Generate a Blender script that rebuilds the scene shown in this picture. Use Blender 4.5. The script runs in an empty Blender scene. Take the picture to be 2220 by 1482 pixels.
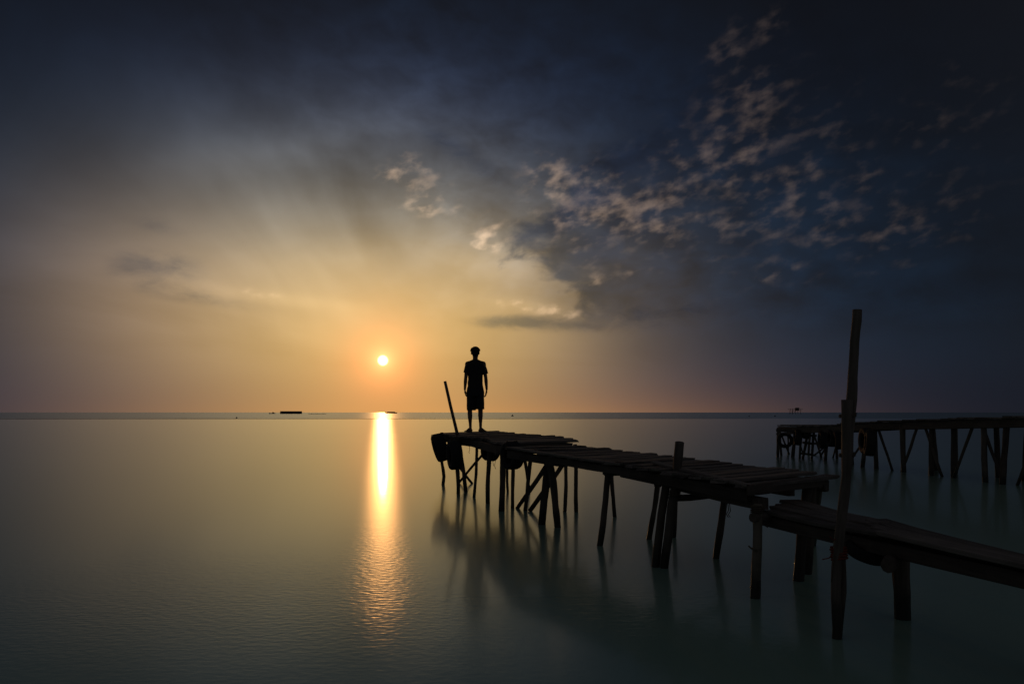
import bpy, bmesh, math, random
from mathutils import Vector, Matrix, noise as mnoise

random.seed(7)
sc = bpy.context.scene
COL = sc.collection
R = math.radians

# ------------------------------------------------------------------ camera
EYE = 1.42            # eye height above the water, m
F = 1600.0            # focal length in pixels of the 2220 px wide photograph
HY = 893.5            # horizon row
cam_d = bpy.data.cameras.new('camera')
cam = bpy.data.objects.new('camera', cam_d)
COL.objects.link(cam)
cam.location = (0, 0, EYE)
cam.rotation_euler = (R(90), 0, 0)
cam_d.sensor_width = 36.0
cam_d.lens = 36.0 * F / 2220.0
cam_d.shift_y = (HY - 741.0) / 2220.0
cam_d.clip_start = 0.1
cam_d.clip_end = 60000
sc.camera = cam

SUN_EL = math.atan((HY - 781.0) / F * math.cos(math.atan(280 / F)))
SUN_AZ = math.atan(-280.0 / F)       # from +Y towards +X
SUN_DIR = Vector((math.sin(SUN_AZ) * math.cos(SUN_EL), math.cos(SUN_AZ) * math.cos(SUN_EL), math.sin(SUN_EL)))

# ------------------------------------------------------------------ view
sc.view_settings.view_transform = 'Standard'
sc.view_settings.look = 'None'
sc.view_settings.exposure = 0.0
sc.view_settings.gamma = 1.0
sc.view_settings.use_curve_mapping = False


# ------------------------------------------------------------------ node expressions
class E:
    """A scalar socket with arithmetic."""
    def __init__(self, nt, s): self.nt, self.s = nt, s
    def _m(self, op, *a, clamp=False):
        n = self.nt.nodes.new('ShaderNodeMath'); n.operation = op; n.use_clamp = clamp
        for i, v in enumerate((self,) + a):
            if isinstance(v, E): self.nt.links.new(v.s, n.inputs[i])
            else: n.inputs[i].default_value = float(v)
        return E(self.nt, n.outputs[0])
    def __add__(self, o): return self._m('ADD', o)
    __radd__ = __add__
    def __mul__(self, o): return self._m('MULTIPLY', o)
    __rmul__ = __mul__
    def __sub__(self, o): return self._m('SUBTRACT', o)
    def __rsub__(self, o): return (self * -1.0) + o
    def __truediv__(self, o): return self._m('DIVIDE', o)
    def __pow__(self, o): return self._m('POWER', o)
    def exp(self): return self._m('EXPONENT')
    def sqrt(self): return self._m('SQRT')
    def absv(self): return self._m('ABSOLUTE')
    def mx(self, o): return self._m('MAXIMUM', o)
    def mn(self, o): return self._m('MINIMUM', o)
    def clamp(self): return self._m('ADD', 0.0, clamp=True)
    def step(self, a, b):
        n = self.nt.nodes.new('ShaderNodeMapRange'); n.interpolation_type = 'SMOOTHSTEP'
        self.nt.links.new(self.s, n.inputs['Value'])
        n.inputs['From Min'].default_value = a; n.inputs['From Max'].default_value = b
        return E(self.nt, n.outputs['Result'])


def combine(nt, x, y, z):
    n = nt.nodes.new('ShaderNodeCombineXYZ')
    for i, v in enumerate((x, y, z)):
        if isinstance(v, E): nt.links.new(v.s, n.inputs[i])
        else: n.inputs[i].default_value = float(v)
    return n.outputs[0]


def noise(nt, vec, scale, detail=4, rough=0.5, dist=0.0, lac=2.0):
    n = nt.nodes.new('ShaderNodeTexNoise')
    nt.links.new(vec, n.inputs['Vector'])
    n.inputs['Scale'].default_value = scale; n.inputs['Detail'].default_value = detail
    n.inputs['Roughness'].default_value = rough; n.inputs['Distortion'].default_value = dist
    n.inputs['Lacunarity'].default_value = lac
    return E(nt, n.outputs[0])


def mixcol(nt, fac, a, b, mode='MIX'):
    n = nt.nodes.new('ShaderNodeMix'); n.data_type = 'RGBA'; n.blend_type = mode; n.clamp_result = False
    if isinstance(fac, E): nt.links.new(fac.s, n.inputs[0])
    else: n.inputs[0].default_value = fac
    for i, v in ((6, a), (7, b)):
        if isinstance(v, tuple): n.inputs[i].default_value = (v[0], v[1], v[2], 1)
        else: nt.links.new(v, n.inputs[i])
    return n.outputs[2]


def scaled(nt, rgb, e):
    """colour constant times scalar expression -> colour socket"""
    return combine(nt, e * rgb[0], e * rgb[1], e * rgb[2])


# ------------------------------------------------------------------ world: dusk sky with sun glow and broken cloud
def build_world():
    w = bpy.data.worlds.new('World'); sc.world = w; w.use_nodes = True
    nt = w.node_tree; nt.nodes.clear()
    out = nt.nodes.new('ShaderNodeOutputWorld')
    bg = nt.nodes.new('ShaderNodeBackground')
    nt.links.new(bg.outputs[0], out.inputs[0])
    bg.inputs['Strength'].default_value = 0.1
    tc = nt.nodes.new('ShaderNodeTexCoord')
    sep = nt.nodes.new('ShaderNodeSeparateXYZ'); nt.links.new(tc.outputs['Generated'], sep.inputs[0])
    x, y, z = (E(nt, sep.outputs[i]) for i in range(3))
    deg = 180 / math.pi
    az = x._m('ARCTAN2', y) * deg
    el = z._m('ARCSINE') * deg
    sky = nt.nodes.new('ShaderNodeTexSky'); sky.sky_type = 'NISHITA'; sky.sun_disc = False
    sky.sun_elevation = SUN_EL; sky.sun_rotation = SUN_AZ
    sky.air_density = 1.0; sky.dust_density = 3.0; sky.ozone_density = 2.0
    nt.links.new(tc.outputs['Generated'], sky.inputs[0])

    azs, els = math.degrees(SUN_AZ), math.degrees(SUN_EL)
    u = az - azs
    v = el - els
    up = z.mx(0.0)
    # cloud-layer plane coordinates (perspective of a flat layer overhead)
    plane = combine(nt, x / (up + 0.11), y / (up + 0.11), 0.0)
    ang = combine(nt, az * 0.1, el * 0.1, 0.0)

    def g(e, s): return ((e / s) * (e / s) * -1.0).exp()
    def blob(px, py, sx, sy, rot=0.0):
        a0 = math.degrees(math.atan((px - 1110) / F)); e0 = math.degrees(math.atan((HY - py) / F * math.cos(R(a0))))
        c, s = math.cos(R(rot)), math.sin(R(rot))
        du, dv = az - a0, el - e0
        p = du * c + dv * s; q = dv * c - du * s
        k = deg / F
        return (((p / (sx * k)) ** 2.0 + (q / (sy * k)) ** 2.0) * -1.0).exp()

    # --- air: the sun's aureole in the haze, falling off into blue dusk
    th2 = u * u + v * v
    th = (th2 + 0.0001).sqrt()
    broad = g(u + 2.16, 14.3) * g(el - 12.4, 7.6)
    mid = g(u, 13.9) * g(v - 2.0, 6.95)
    near = (th * -0.64).exp()
    core = (th * -1.7).exp()
    low = (el.absv() * -0.454).exp() * g(u - 3.6, 19.6)
    wide = g(u - 0.65, 32.6) * g(el - 2.35, 17.9)
    upper = g(el - 21.0, 6.0) * g(u, 20.0)
    left = g(u + 16.0, 8.5) * g(el - 7.5, 6.5)
    away_fill = (x * SUN_DIR.x + y * SUN_DIR.y + z * SUN_DIR.z)._m('ARCCOSINE').step(R(36), R(105))  # added sky fill, rising away from the sun to brighten wood and water
    veil = noise(nt, plane, 0.42, 5, 0.5, 0.6)
    veil2 = noise(nt, ang, 0.55, 4, 0.55, 0.9)
    vm = (veil - 0.5) * 1.8 + (veil2 - 0.5) * 1.5 + 1.03
    # beams and streaks of thin cloud fanning out from the sun
    ray = noise(nt, combine(nt, u / th * 1.5, v / th * 1.5, th * 0.028), 2.1, 4, 0.5, 0.3)
    vm = vm + (ray - 0.5) * 0.62 * th.step(5.0, 13.0)
    vm = vm.mx(0.3)
    vsoft = el.step(1.0, 10.0)
    vm = vm * vsoft + (1.0 - vsoft)
    vm2 = vm * 0.55 + 0.45

    # --- placed cloud banks: dark grey-blue masses in front of the glow
    edge = (noise(nt, ang, 2.2, 6, 0.62, 0.4) - 0.5)
    edge2 = (noise(nt, combine(nt, az * 0.1, el * 0.24, 0.3), 2.6, 6, 0.62, 0.3) - 0.5)
    darks = [(1130, 700, 120, 17, -2, .8), (1290, 590, 110, 40, -12, .55),
             (1400, 680, 170, 40, 5, .55), (340, 580, 90, 40, 0, .6), (345, 487, 70, 20, -4, .35),
             (450, 648, 150, 20, -7, .38), (1010, 340, 130, 30, -28, .45), (1330, 420, 110, 36, -10, .35),
             (620, 400, 120, 25, 12, .2)]
    dm = None
    for (px, py, sx, sy, rot, k) in darks:
        b = blob(px, py, sx, sy, rot) * k
        dm = b if dm is None else dm + b
    brights = [(600, 320, 220, 34, 12, .30), (860, 235, 150, 40, 20, .32), (560, 640, 170, 16, -5, .18), (700, 560, 200, 40, 6, .14), (1150, 575, 130, 36, -6, .30), (1160, 665, 110, 14, -8, .2)]
    bm_ = None
    for (px, py, sx, sy, rot, k) in brights:
        b = blob(px, py, sx, sy, rot) * k
        bm_ = b if bm_ is None else bm_ + b
    # blue-grey cloud bank right of the glow: a wedge with a ragged, billowing edge towards the sun
    a0 = math.degrees(math.atan((1080 - 1110) / F)); e0 = math.degrees(math.atan((HY - 522) / F))
    bank = noise(nt, combine(nt, az * 0.1 - el * 0.02, el * 0.15, 4.0), 3.0, 5, 0.52, 0.3)
    wob = (bank - 0.5) * 9.5
    sd1 = (az - a0) * 0.60 + (el - e0) * 0.80
    sd2 = (az - a0) * 0.61 - (el - e0) * 0.79
    inside = (sd1 + wob).step(-0.7, 1.7) * (sd2 + wob * 0.8).step(-0.6, 2.8)
    reach = (1.0 - (az - a0).step(3.0, 17.0) * 0.85) * el.step(5.0, 8.5)
    bankm = inside * reach * ((bank - 0.5) * 1.2 + 0.85).clamp()
    lite = (1.0 - (sd1 + wob).step(-0.8, 1.0)) * g(sd1 + 2.0, 5.0) * g(az - a0 - 2.0, 8.0) * 0.28
    brk = noise(nt, combine(nt, az * 0.1 + el * 0.02, el * 0.17, 8.0), 3.0, 4, 0.5, 0.3)
    patchy = (brk - 0.5) * 1.7 * g(sd1 - 9.0, 13.0) * el.step(4.0, 9.0)
    vm = vm * ((lite + patchy + 1.0).mx(0.35))
    vm2 = vm2 * (lite + 1.0)
    vm = vm * (bm_ + 1.0)
    vm2 = vm2 * (bm_ + 1.0)
    dm = ((dm + (edge2 * 1.15) * dm.step(0.03, 0.5)) - 0.12).mx(0.0)
    dm = (dm.step(0.0, 0.75) * 0.72).mx(bankm * 0.9)

    # --- small lit cloudlets on the right, altocumulus
    fl = noise(nt, combine(nt, az * 0.1 + edge * 0.03, el * 0.165 - az * 0.03, 1.7), 7.0, 3, 0.5, 0.0)
    zones = [(1480, 420, 330, 120, 20, .62), (1700, 420, 200, 160, 30, .6), (1240, 400, 130, 60, -10, .8), (1600, 240, 130, 60, 14, 1.0), (1660, 320, 110, 45, 0, .95), (1590, 110, 75, 50, 40, .8), (1650, 70, 60, 30, 30, .8),
             (1330, 450, 210, 45, 4, .95), (1230, 440, 90, 30, -28, 1.0), (1400, 490, 120, 35, 10, .85), (1560, 470, 45, 40, 70, .8),
             (1640, 490, 70, 30, 10, .75), (1780, 500, 150, 60, 20, .6), (920, 400, 90, 40, -40, .75), (860, 380, 45, 22, 0, .8),
             (940, 450, 75, 22, -6, .8), (1060, 515, 60, 32, 10, .9), (1320, 600, 70, 20, 12, .9), (1180, 670, 110, 18, -10, .75),
             (1760, 310, 120, 50, 10, .6), (1870, 390, 50, 30, 25, .7), (1690, 590, 130, 20, 18, .5), (1500, 340, 120, 60, 20, .6),
             (560, 640, 120, 14, -6, .35), (1950, 480, 200, 90, 10, .5), (2050, 250, 150, 90, 10, .4)]
    zm = None
    for (px, py, sx, sy, rot, k) in zones:
        b = blob(px, py, sx, sy, rot) * k
        zm = b if zm is None else zm.mx(b)
    cvar = noise(nt, ang, 3.1, 2, 0.5, 0.0).step(0.30, 0.62) * 0.75 + 0.25
    cl = (fl + zm * 0.25 - 0.56).step(0.0, 0.42) * zm.step(0.02, 0.7) * cvar

    # --- put the light together
    nis = nt.nodes.new('ShaderNodeSeparateColor'); nt.links.new(sky.outputs[0], nis.inputs[0])
    chan = []
    amp = dict(broad=(.138, .137, .108), mid=(.560, .308, .012), near=(1.20, .16, .01), core=(.55, .60, .27), low=(.352, .136, .003),
               wide=(.0096, .038, .0875), left=(.115, .066, .030), upper=(.0, .0008, .0135), away_fill=(.028, .030, .035), base=(.0035, .0030, .0035), nis=(.0015, .0015, .0015))
    lit = broad * 0.8 + mid * 0.7 + wide * 0.45 + low * 0.3
    for i in range(3):
        ni = E(nt, nis.outputs[i]) * amp['nis'][i]
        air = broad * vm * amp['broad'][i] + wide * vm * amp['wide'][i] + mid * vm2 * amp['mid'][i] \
            + near * amp['near'][i] + core * amp['core'][i] + low * amp['low'][i] + left * vm2 * amp['left'][i] + upper * vm * amp['upper'][i] + away_fill * amp['away_fill'][i] + amp['base'][i] + ni
        # dark banks take out most of the glow behind them, leaving blue-grey
        dark = air * (0.30, 0.39, 0.60)[i]
        c = air * (1.0 - dm) + dark * dm
        # cloudlets catch the warm light
        litc = lit * (.74, .49, .30)[i] + (.026, .0185, .0175)[i]
        c = c + (litc * cl) * (.75, .75, .75)[i]
        chan.append(c)
    disc = 1.0 - th.step(0.30, 0.45)
    for i in range(3):
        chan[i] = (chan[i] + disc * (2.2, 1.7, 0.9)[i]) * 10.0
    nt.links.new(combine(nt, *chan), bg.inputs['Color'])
    w.cycles.sampling_method = 'MANUAL'; w.cycles.sample_map_resolution = 1024


build_world()

# ------------------------------------------------------------------ sun
sl = bpy.data.lights.new('sun', 'SUN'); sun = bpy.data.objects.new('sun', sl); COL.objects.link(sun)
sl.energy = 0.082; sl.angle = R(0.55); sl.color = (1.0, 0.43, 0.14)
sun.rotation_euler = (-SUN_DIR).to_track_quat('-Z', 'Y').to_euler()
sun.location = SUN_DIR * 200


# ------------------------------------------------------------------ materials
def new_mat(name):
    m = bpy.data.materials.new(name); m.use_nodes = True
    nt = m.node_tree
    return m, nt, nt.nodes['Principled BSDF']


def wood(name, dark, light, rough=0.8, wet=True, stretch=14.0):
    m, nt, b = new_mat(name)
    tc = nt.nodes.new('ShaderNodeTexCoord')
    mp = nt.nodes.new('ShaderNodeMapping'); mp.inputs['Scale'].default_value = (1.0, stretch, stretch)
    nt.links.new(tc.outputs['Object'], mp.inputs[0])
    oi = nt.nodes.new('ShaderNodeObjectInfo')
    rnd = E(nt, oi.outputs['Random'])
    add = nt.nodes.new('ShaderNodeVectorMath'); add.operation = 'ADD'
    nt.links.new(mp.outputs[0], add.inputs[0]); nt.links.new(combine(nt, rnd * 37.0, rnd * 11.0, 0.0), add.inputs[1])
    grain = noise(nt, add.outputs[0], 2.6, 7, 0.65, 0.5)
    blot = noise(nt, tc.outputs['Object'], 5.0, 4, 0.6)
    fac = ((grain - 0.5) * 1.7 + (blot - 0.5) * 0.8 + 0.5 + (rnd - 0.5) * 0.5).clamp()
    col = mixcol(nt, fac, dark, light)
    if wet:   # tide stain: weed and wet wood near the waterline
        geo = nt.nodes.new('ShaderNodeNewGeometry'); sp = nt.nodes.new('ShaderNodeSeparateXYZ')
        nt.links.new(geo.outputs['Position'], sp.inputs[0])
        zz = E(nt, sp.outputs[2]) + (blot - 0.5) * 0.25
        wetf = 1.0 - zz.step(0.10, 0.30)
        col = mixcol(nt, wetf * 0.85, col, (.018, .020, .014))
        nt.links.new((rough - wetf * 0.4).s, b.inputs['Roughness'])
    else:
        b.inputs['Roughness'].default_value = rough
    nt.links.new(col, b.inputs['Base Color'])
    bp = nt.nodes.new('ShaderNodeBump'); bp.inputs['Strength'].default_value = 0.7; bp.inputs['Distance'].default_value = 0.006
    nt.links.new(grain.s, bp.inputs['Height']); nt.links.new(bp.outputs[0], b.inputs['Normal'])
    b.inputs['Specular IOR Level'].default_value = 0.3
    return m


def plain(name, col, rough=0.7, var=0.3, scale=8.0, bump=0.3):
    m, nt, b = new_mat(name)
    tc = nt.nodes.new('ShaderNodeTexCoord')
    n = noise(nt, tc.outputs['Object'], scale, 5, 0.6)
    c2 = tuple(min(1, c * (1 + var)) for c in col); c1 = tuple(c * (1 - var) for c in col)
    nt.links.new(mixcol(nt, ((n - 0.5) * 2.0 + 0.5).clamp(), c1, c2), b.inputs['Base Color'])
    b.inputs['Roughness'].default_value = rough
    bp = nt.nodes.new('ShaderNodeBump'); bp.inputs['Strength'].default_value = bump; bp.inputs['Distance'].default_value = 0.01
    nt.links.new(n.s, bp.inputs['Height']); nt.links.new(bp.outputs[0], b.inputs['Normal'])
    b.inputs['Specular IOR Level'].default_value = 0.3
    return m


M = dict(
    plank=wood('weathered_plank_wood', (.055, .047, .041), (.25, .215, .185)),
    pile=wood('dark_pile_wood', (.050, .040, .033), (.17, .135, .105)),
    beam=wood('dark_beam_wood', (.045, .036, .030), (.14, .112, .090)),
    pole=wood('grey_pole_wood', (.055, .045, .038), (.17, .14, .115)),
    bamboo=wood('bamboo_culm', (.10, .085, .060), (.24, .205, .155), 0.6, True, 6.0),
    rubber=plain('old_tyre_rubber', (.022, .020, .019), 0.75, .4, 14.0, .5),
    rope=plain('old_rope', (.11, .085, .060), 0.9, .4, 40.0, .6),
    redrope=plain('faded_red_rope', (.20, .045, .028), 0.9, .4, 40.0, .6),
    iron=plain('rusty_iron', (.07, .04, .028), 0.75, .4, 60.0, .3),
    skin=plain('skin', (.15, .085, .055), 0.55, .08, 20.0, .05),
    hair=plain('black_hair', (.010, .009, .008), 0.6, .3, 90.0, .8),
    shirt=plain('dark_shirt_cloth', (.030, .028, .030), 0.9, .2, 25.0, .3),
    shorts=plain('dark_shorts_cloth', (.022, .024, .032), 0.9, .2, 25.0, .3),
    hull=plain('dark_hull_paint', (.16, .13, .11), 0.7, .3, .8, .1),
    sand=plain('wet_sand', (.11, .10, .075), 0.45, .3, .5, .4),
    buoy=plain('buoy_paint', (.05, .03, .025), 0.6, .3, 3.0, .1),
)


def water_mat():
    m, nt, b = new_mat('sea_water')
    nt.nodes.remove(b)
    geo = nt.nodes.new('ShaderNodeNewGeometry')
    sp = nt.nodes.new('ShaderNodeSeparateXYZ'); nt.links.new(geo.outputs['Position'], sp.inputs[0])
    px, py = E(nt, sp.outputs[0]), E(nt, sp.outputs[1])
    lowf = noise(nt, combine(nt, px * 0.012, py * 0.03, 0.0), 1.0, 3, 0.5)
    # breeze ripples the sea outside the sand bar, inside it lies flat
    breeze = (py + (lowf - 0.5) * 30.0).step(158.0, 186.0)
    streak = noise(nt, combine(nt, px * 0.02, py * 0.10, 3.0), 1.0, 5, 0.55)
    # silky swell under one lobe, small glittering wavelets under the other
    rip = noise(nt, combine(nt, px * 0.62, py, 0.0), 21.0, 1, 0.5, 0.2)
    rip2 = noise(nt, combine(nt, px * 0.5, py, 5.0), 3.0, 3, 0.5, 0.2)
    calm = 1.0 - py.step(5.0, 10.6)
    gust = py.step(3.4, 6.4)
    rip = rip * calm * (gust * 0.84 + 0.16)
    lobes = []
    for r0, h in ((gust * 0.0 + 0.115, rip2 * 0.0008), (gust * 0.085 + 0.20, rip * 0.0052 + rip2 * 0.0008)):
        q = nt.nodes.new('ShaderNodeBsdfAnisotropic'); q.distribution = 'BECKMANN'
        q.inputs['Color'].default_value = (.95, 1.0, .94, 1)
        nt.links.new((r0 + breeze * 0.20 + (streak - 0.5) * 0.03).s, q.inputs['Roughness'])
        bp = nt.nodes.new('ShaderNodeBump'); bp.inputs['Strength'].default_value = 1.0; bp.inputs['Distance'].default_value = 1.0
        nt.links.new(h.s, bp.inputs['Height']); nt.links.new(bp.outputs[0], q.inputs['Normal'])
        lobes.append(q)
    mx = nt.nodes.new('ShaderNodeMixShader'); mx.inputs[0].default_value = 0.62
    nt.links.new(lobes[0].outputs[0], mx.inputs[1]); nt.links.new(lobes[1].outputs[0], mx.inputs[2])
    body = nt.nodes.new('ShaderNodeBsdfDiffuse'); body.inputs['Color'].default_value = (.29, .45, .365, 1)   # silty green water
    fr = nt.nodes.new('ShaderNodeFresnel'); fr.inputs['IOR'].default_value = 1.5
    m2 = nt.nodes.new('ShaderNodeMixShader')
    nt.links.new(fr.outputs[0], m2.inputs[0]); nt.links.new(body.outputs[0], m2.inputs[1]); nt.links.new(mx.outputs[0], m2.inputs[2])
    nt.links.new(m2.outputs[0], nt.nodes['Material Output'].inputs['Surface'])
    return m


M['water'] = water_mat()


# ------------------------------------------------------------------ object helpers
def tag(o, label=None, cat=None, group=None, kind=None):
    if label: o['label'] = label
    if cat: o['category'] = cat
    if group: o['group'] = group
    if kind: o['kind'] = kind
    return o


def thing(name, loc, label, cat, group=None):
    o = bpy.data.objects.new(name, None); COL.objects.link(o)
    o.location = loc; o.empty_display_size = 0.2
    return tag(o, label, cat, group)


def world_of(o):
    m = o.matrix_basis.copy()
    while o.parent:
        o = o.parent; m = o.matrix_basis @ m
    return m


def link(name, mesh, mat, parent=None, mw=Matrix.Identity(4)):
    """one mesh object whose world matrix is mw"""
    o = bpy.data.objects.new(name, mesh); COL.objects.link(o)
    if mat and not mesh.materials: mesh.materials.append(mat)
    if parent:
        o.parent = parent
        o.matrix_basis = world_of(parent).inverted() @ mw
    else:
        o.matrix_basis = mw
    return o


def bm_mesh(bm, name, smooth=True):
    me = bpy.data.meshes.new(name); bm.to_mesh(me); bm.free()
    if smooth:
        for p in me.polygons: p.use_smooth = True
    return me


def frame(p0, p1, up=Vector((0, 0, 1))):
    """matrix at p0, X towards p1"""
    p0, p1 = Vector(p0), Vector(p1)
    xa = (p1 - p0).normalized()
    if abs(xa.dot(up)) > 0.97: up = Vector((0, 1, 0))
    ya = up.cross(xa).normalized(); za = xa.cross(ya)
    m = Matrix((xa, ya, za)).transposed().to_4x4(); m.translation = p0
    return m


def tube_into(bm, pts, rads, n=10, wob=0.0, cap=True, seed=0.0):
    rings = []
    L = len(pts)
    for i, p in enumerate(pts):
        p = Vector(p)
        t = (Vector(pts[min(i + 1, L - 1)]) - Vector(pts[max(i - 1, 0)])).normalized()
        a = t.orthogonal() if abs(t.x) < 0.9 else Vector((0, 1, 0)).cross(t)
        ref = Vector((0, 1, 0)) if abs(t.y) < 0.9 else Vector((1, 0, 0))
        a = ref.cross(t).normalized(); c = t.cross(a)
        ring = []
        for k in range(n):
            ang = 2 * math.pi * k / n
            rr = rads[i] * (1 + wob * mnoise.noise(Vector((math.cos(ang) * 1.3 + seed, math.sin(ang) * 1.3, i * 0.6 + seed * 3))))
            ring.append(bm.verts.new(p + a * math.cos(ang) * rr + c * math.sin(ang) * rr))
        rings.append(ring)
    for i in range(L - 1):
        for k in range(n):
            bm.faces.new((rings[i][k], rings[i][(k + 1) % n], rings[i + 1][(k + 1) % n], rings[i + 1][k]))
    if cap:
        bm.faces.new(list(reversed(rings[0]))); bm.faces.new(rings[-1])


def log(name, pts, r0, r1, mat, parent=None, n=10, wob=0.22, bend=0.012, segs=9, label=None):
    """a round timber through the points (world), tapering r0 -> r1, slightly crooked"""
    pts = [Vector(p) for p in pts]
    seed = random.uniform(0, 50)
    mw = frame(pts[0], pts[-1]); inv = mw.inverted()
    loc = [inv @ p for p in pts]
    dist = [0.0]
    for a, b in zip(loc, loc[1:]): dist.append(dist[-1] + (b - a).length)
    T = dist[-1]
    out, rr = [], []
    for i in range(segs + 1):
        t = i / segs * T
        j = 0
        while j < len(dist) - 2 and t > dist[j + 1]: j += 1
        f = (t - dist[j]) / max(1e-6, dist[j + 1] - dist[j])
        p = loc[j].lerp(loc[j + 1], min(1, f))
        e = math.sin(math.pi * i / segs)
        p = p + Vector((0, mnoise.noise(Vector((seed, t * 1.4, 0))), mnoise.noise(Vector((0, t * 1.4, seed))))) * bend * e * 2
        out.append(p); rr.append((r0 + (r1 - r0) * i / segs) * (1 + 0.10 * mnoise.noise(Vector((t * 3, seed, 7)))))
    bm = bmesh.new(); tube_into(bm, out, rr, n, wob, True, seed)
    me = bm_mesh(bm, name)
    for p in me.polygons:
        if len(p.vertices) > 4: p.use_smooth = False
    o = link(name, me, mat, parent, mw)
    if label: o['label'] = label
    return o


def plank(name, p0, p1, width, thick, mat, parent=None, segs=4, sag=0.0, tilt=0.0, ragged=0.02, mat_up=Vector((0, 0, 1)), label=None):
    """a sawn board between two points on the middle of its TOP face"""
    mw = frame(p0, p1, mat_up)
    Lg = (Vector(p1) - Vector(p0)).length
    bm = bmesh.new(); rings = []
    c = min(0.006, thick * 0.2)
    sd = random.uniform(0, 99)
    for i in range(segs + 1):
        t = i / segs
        dz = -sag * 4 * t * (1 - t) + 0.006 * mnoise.noise(Vector((sd, t * 2.5, 0)))
        wv = width * (1 + 0.07 * mnoise.noise(Vector((t * 2.0, sd, 3))))
        h = wv / 2
        prof = [(-h, -thick + c), (-h + c, -thick), (h - c, -thick), (h, -thick + c), (h, -c), (h - c, 0), (-h + c, 0), (-h, -c)]
        ring = []
        for (yy, zz) in prof:
            xx = t * Lg
            if i in (0, segs): xx += random.uniform(-ragged, ragged) * (0.4 if zz > -thick / 2 else 1)
            ring.append(bm.verts.new((xx, yy, zz + dz + yy * tilt)))
        rings.append(ring)
    for i in range(segs):
        for k in range(8):
            bm.faces.new((rings[i][k], rings[i][(k + 1) % 8], rings[i + 1][(k + 1) % 8], rings[i + 1][k]))
    bm.faces.new(list(reversed(rings[0]))); bm.faces.new(rings[-1])
    bmesh.ops.recalc_face_normals(bm, faces=bm.faces)
    o = link(name, bm_mesh(bm, name, False), mat, parent, mw)
    if label: o['label'] = label
    return o


def coil(name, c, axis, r, turns, wr, mat, parent=None, pitch=None, n=12):
    """rope wound round something"""
    axis = Vector(axis).normalized()
    a = axis.orthogonal().normalized(); b = axis.cross(a)
    pitch = pitch or wr * 2.0
    N = int(turns * n)
    pts = []
    for i in range(N + 1):
        th = 2 * math.pi * i / n
        off = (i / n - turns / 2) * pitch
        jit = 1 + 0.05 * math.sin(i * 1.7)
        pts.append(a * math.cos(th) * r * jit + b * math.sin(th) * r * jit + axis * off)
    bm = bmesh.new(); tube_into(bm, pts, [wr] * len(pts), 5)
    return link(name, bm_mesh(bm, name), mat, parent, Matrix.Translation(Vector(c)))


def strand(name, pts, r, mat, parent=None):
    o = Vector(pts[0])
    bm = bmesh.new(); tube_into(bm, [Vector(p) - o for p in pts], [r] * len(pts), 5)
    return link(name, bm_mesh(bm, name), mat, parent, Matrix.Translation(o))


def at(px, py, d):
    return Vector(((px - 1110) / F * d, d, EYE - (py - HY) / F * d))


def onwater(px, py):
    return at(px, py, EYE * F / (py - HY))


def deckpt(px, py, depth):
    return at(px, py, depth * F / (py - HY))


# ------------------------------------------------------------------ setting: sea, sand bar
def build_sea():
    bm = bmesh.new()
    S = 30000
    xs = [-S, -300, -60, -15, 0, 15, 60, 300, S]; ys = [-400, -20, 0, 4, 8, 16, 40, 120, 400, 2000, S]
    g = [[bm.verts.new((x, y, 0)) for x in xs] for y in ys]
    for j in range(len(ys) - 1):
        for i in range(len(xs) - 1):
            bm.faces.new((g[j][i], g[j][i + 1], g[j + 1][i + 1], g[j + 1][i]))
    o = link('sea', bm_mesh(bm, 'sea'), M['water']); tag(o, kind='structure')


build_sea()


def build_bar():
    """a low sand bar, awash, that closes off the flat inshore water"""
    bm = bmesh.new(); rows = []
    N = 160
    for i in range(N + 1):
        t = i / N
        x = -175 + 230 * t
        yc = 163 + 7 * mnoise.noise(Vector((x * 0.012, 1, 0))) + 0.02 * x
        w = 4.5 + 2.0 * mnoise.noise(Vector((x * 0.03, 5, 0)))
        tap = min(1, (1 - t) * 4) * (1 + 1.6 * max(0, 1 - t * 3.2) ** 2)
        hgt = (0.09 + 0.05 * mnoise.noise(Vector((x * 0.05, 9, 0))) + 0.03 * mnoise.noise(Vector((x * 0.7, 2, 0)))) * tap
        row = []
        for k, (f, hf) in enumerate(((-1, -.4), (-.5, .55), (-.1, 1), (.4, .7), (1, -.4))):
            row.append(bm.verts.new((x, yc + f * w, hgt * hf)))
        rows.append(row)
    for a, b in zip(rows, rows[1:]):
        for k in range(4): bm.faces.new((a[k], b[k], b[k + 1], a[k + 1]))
    bmesh.ops.recalc_face_normals(bm, faces=bm.faces)
    tag(link('sandbar', bm_mesh(bm, 'sandbar'), M['sand']), kind='structure')


build_bar()


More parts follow.
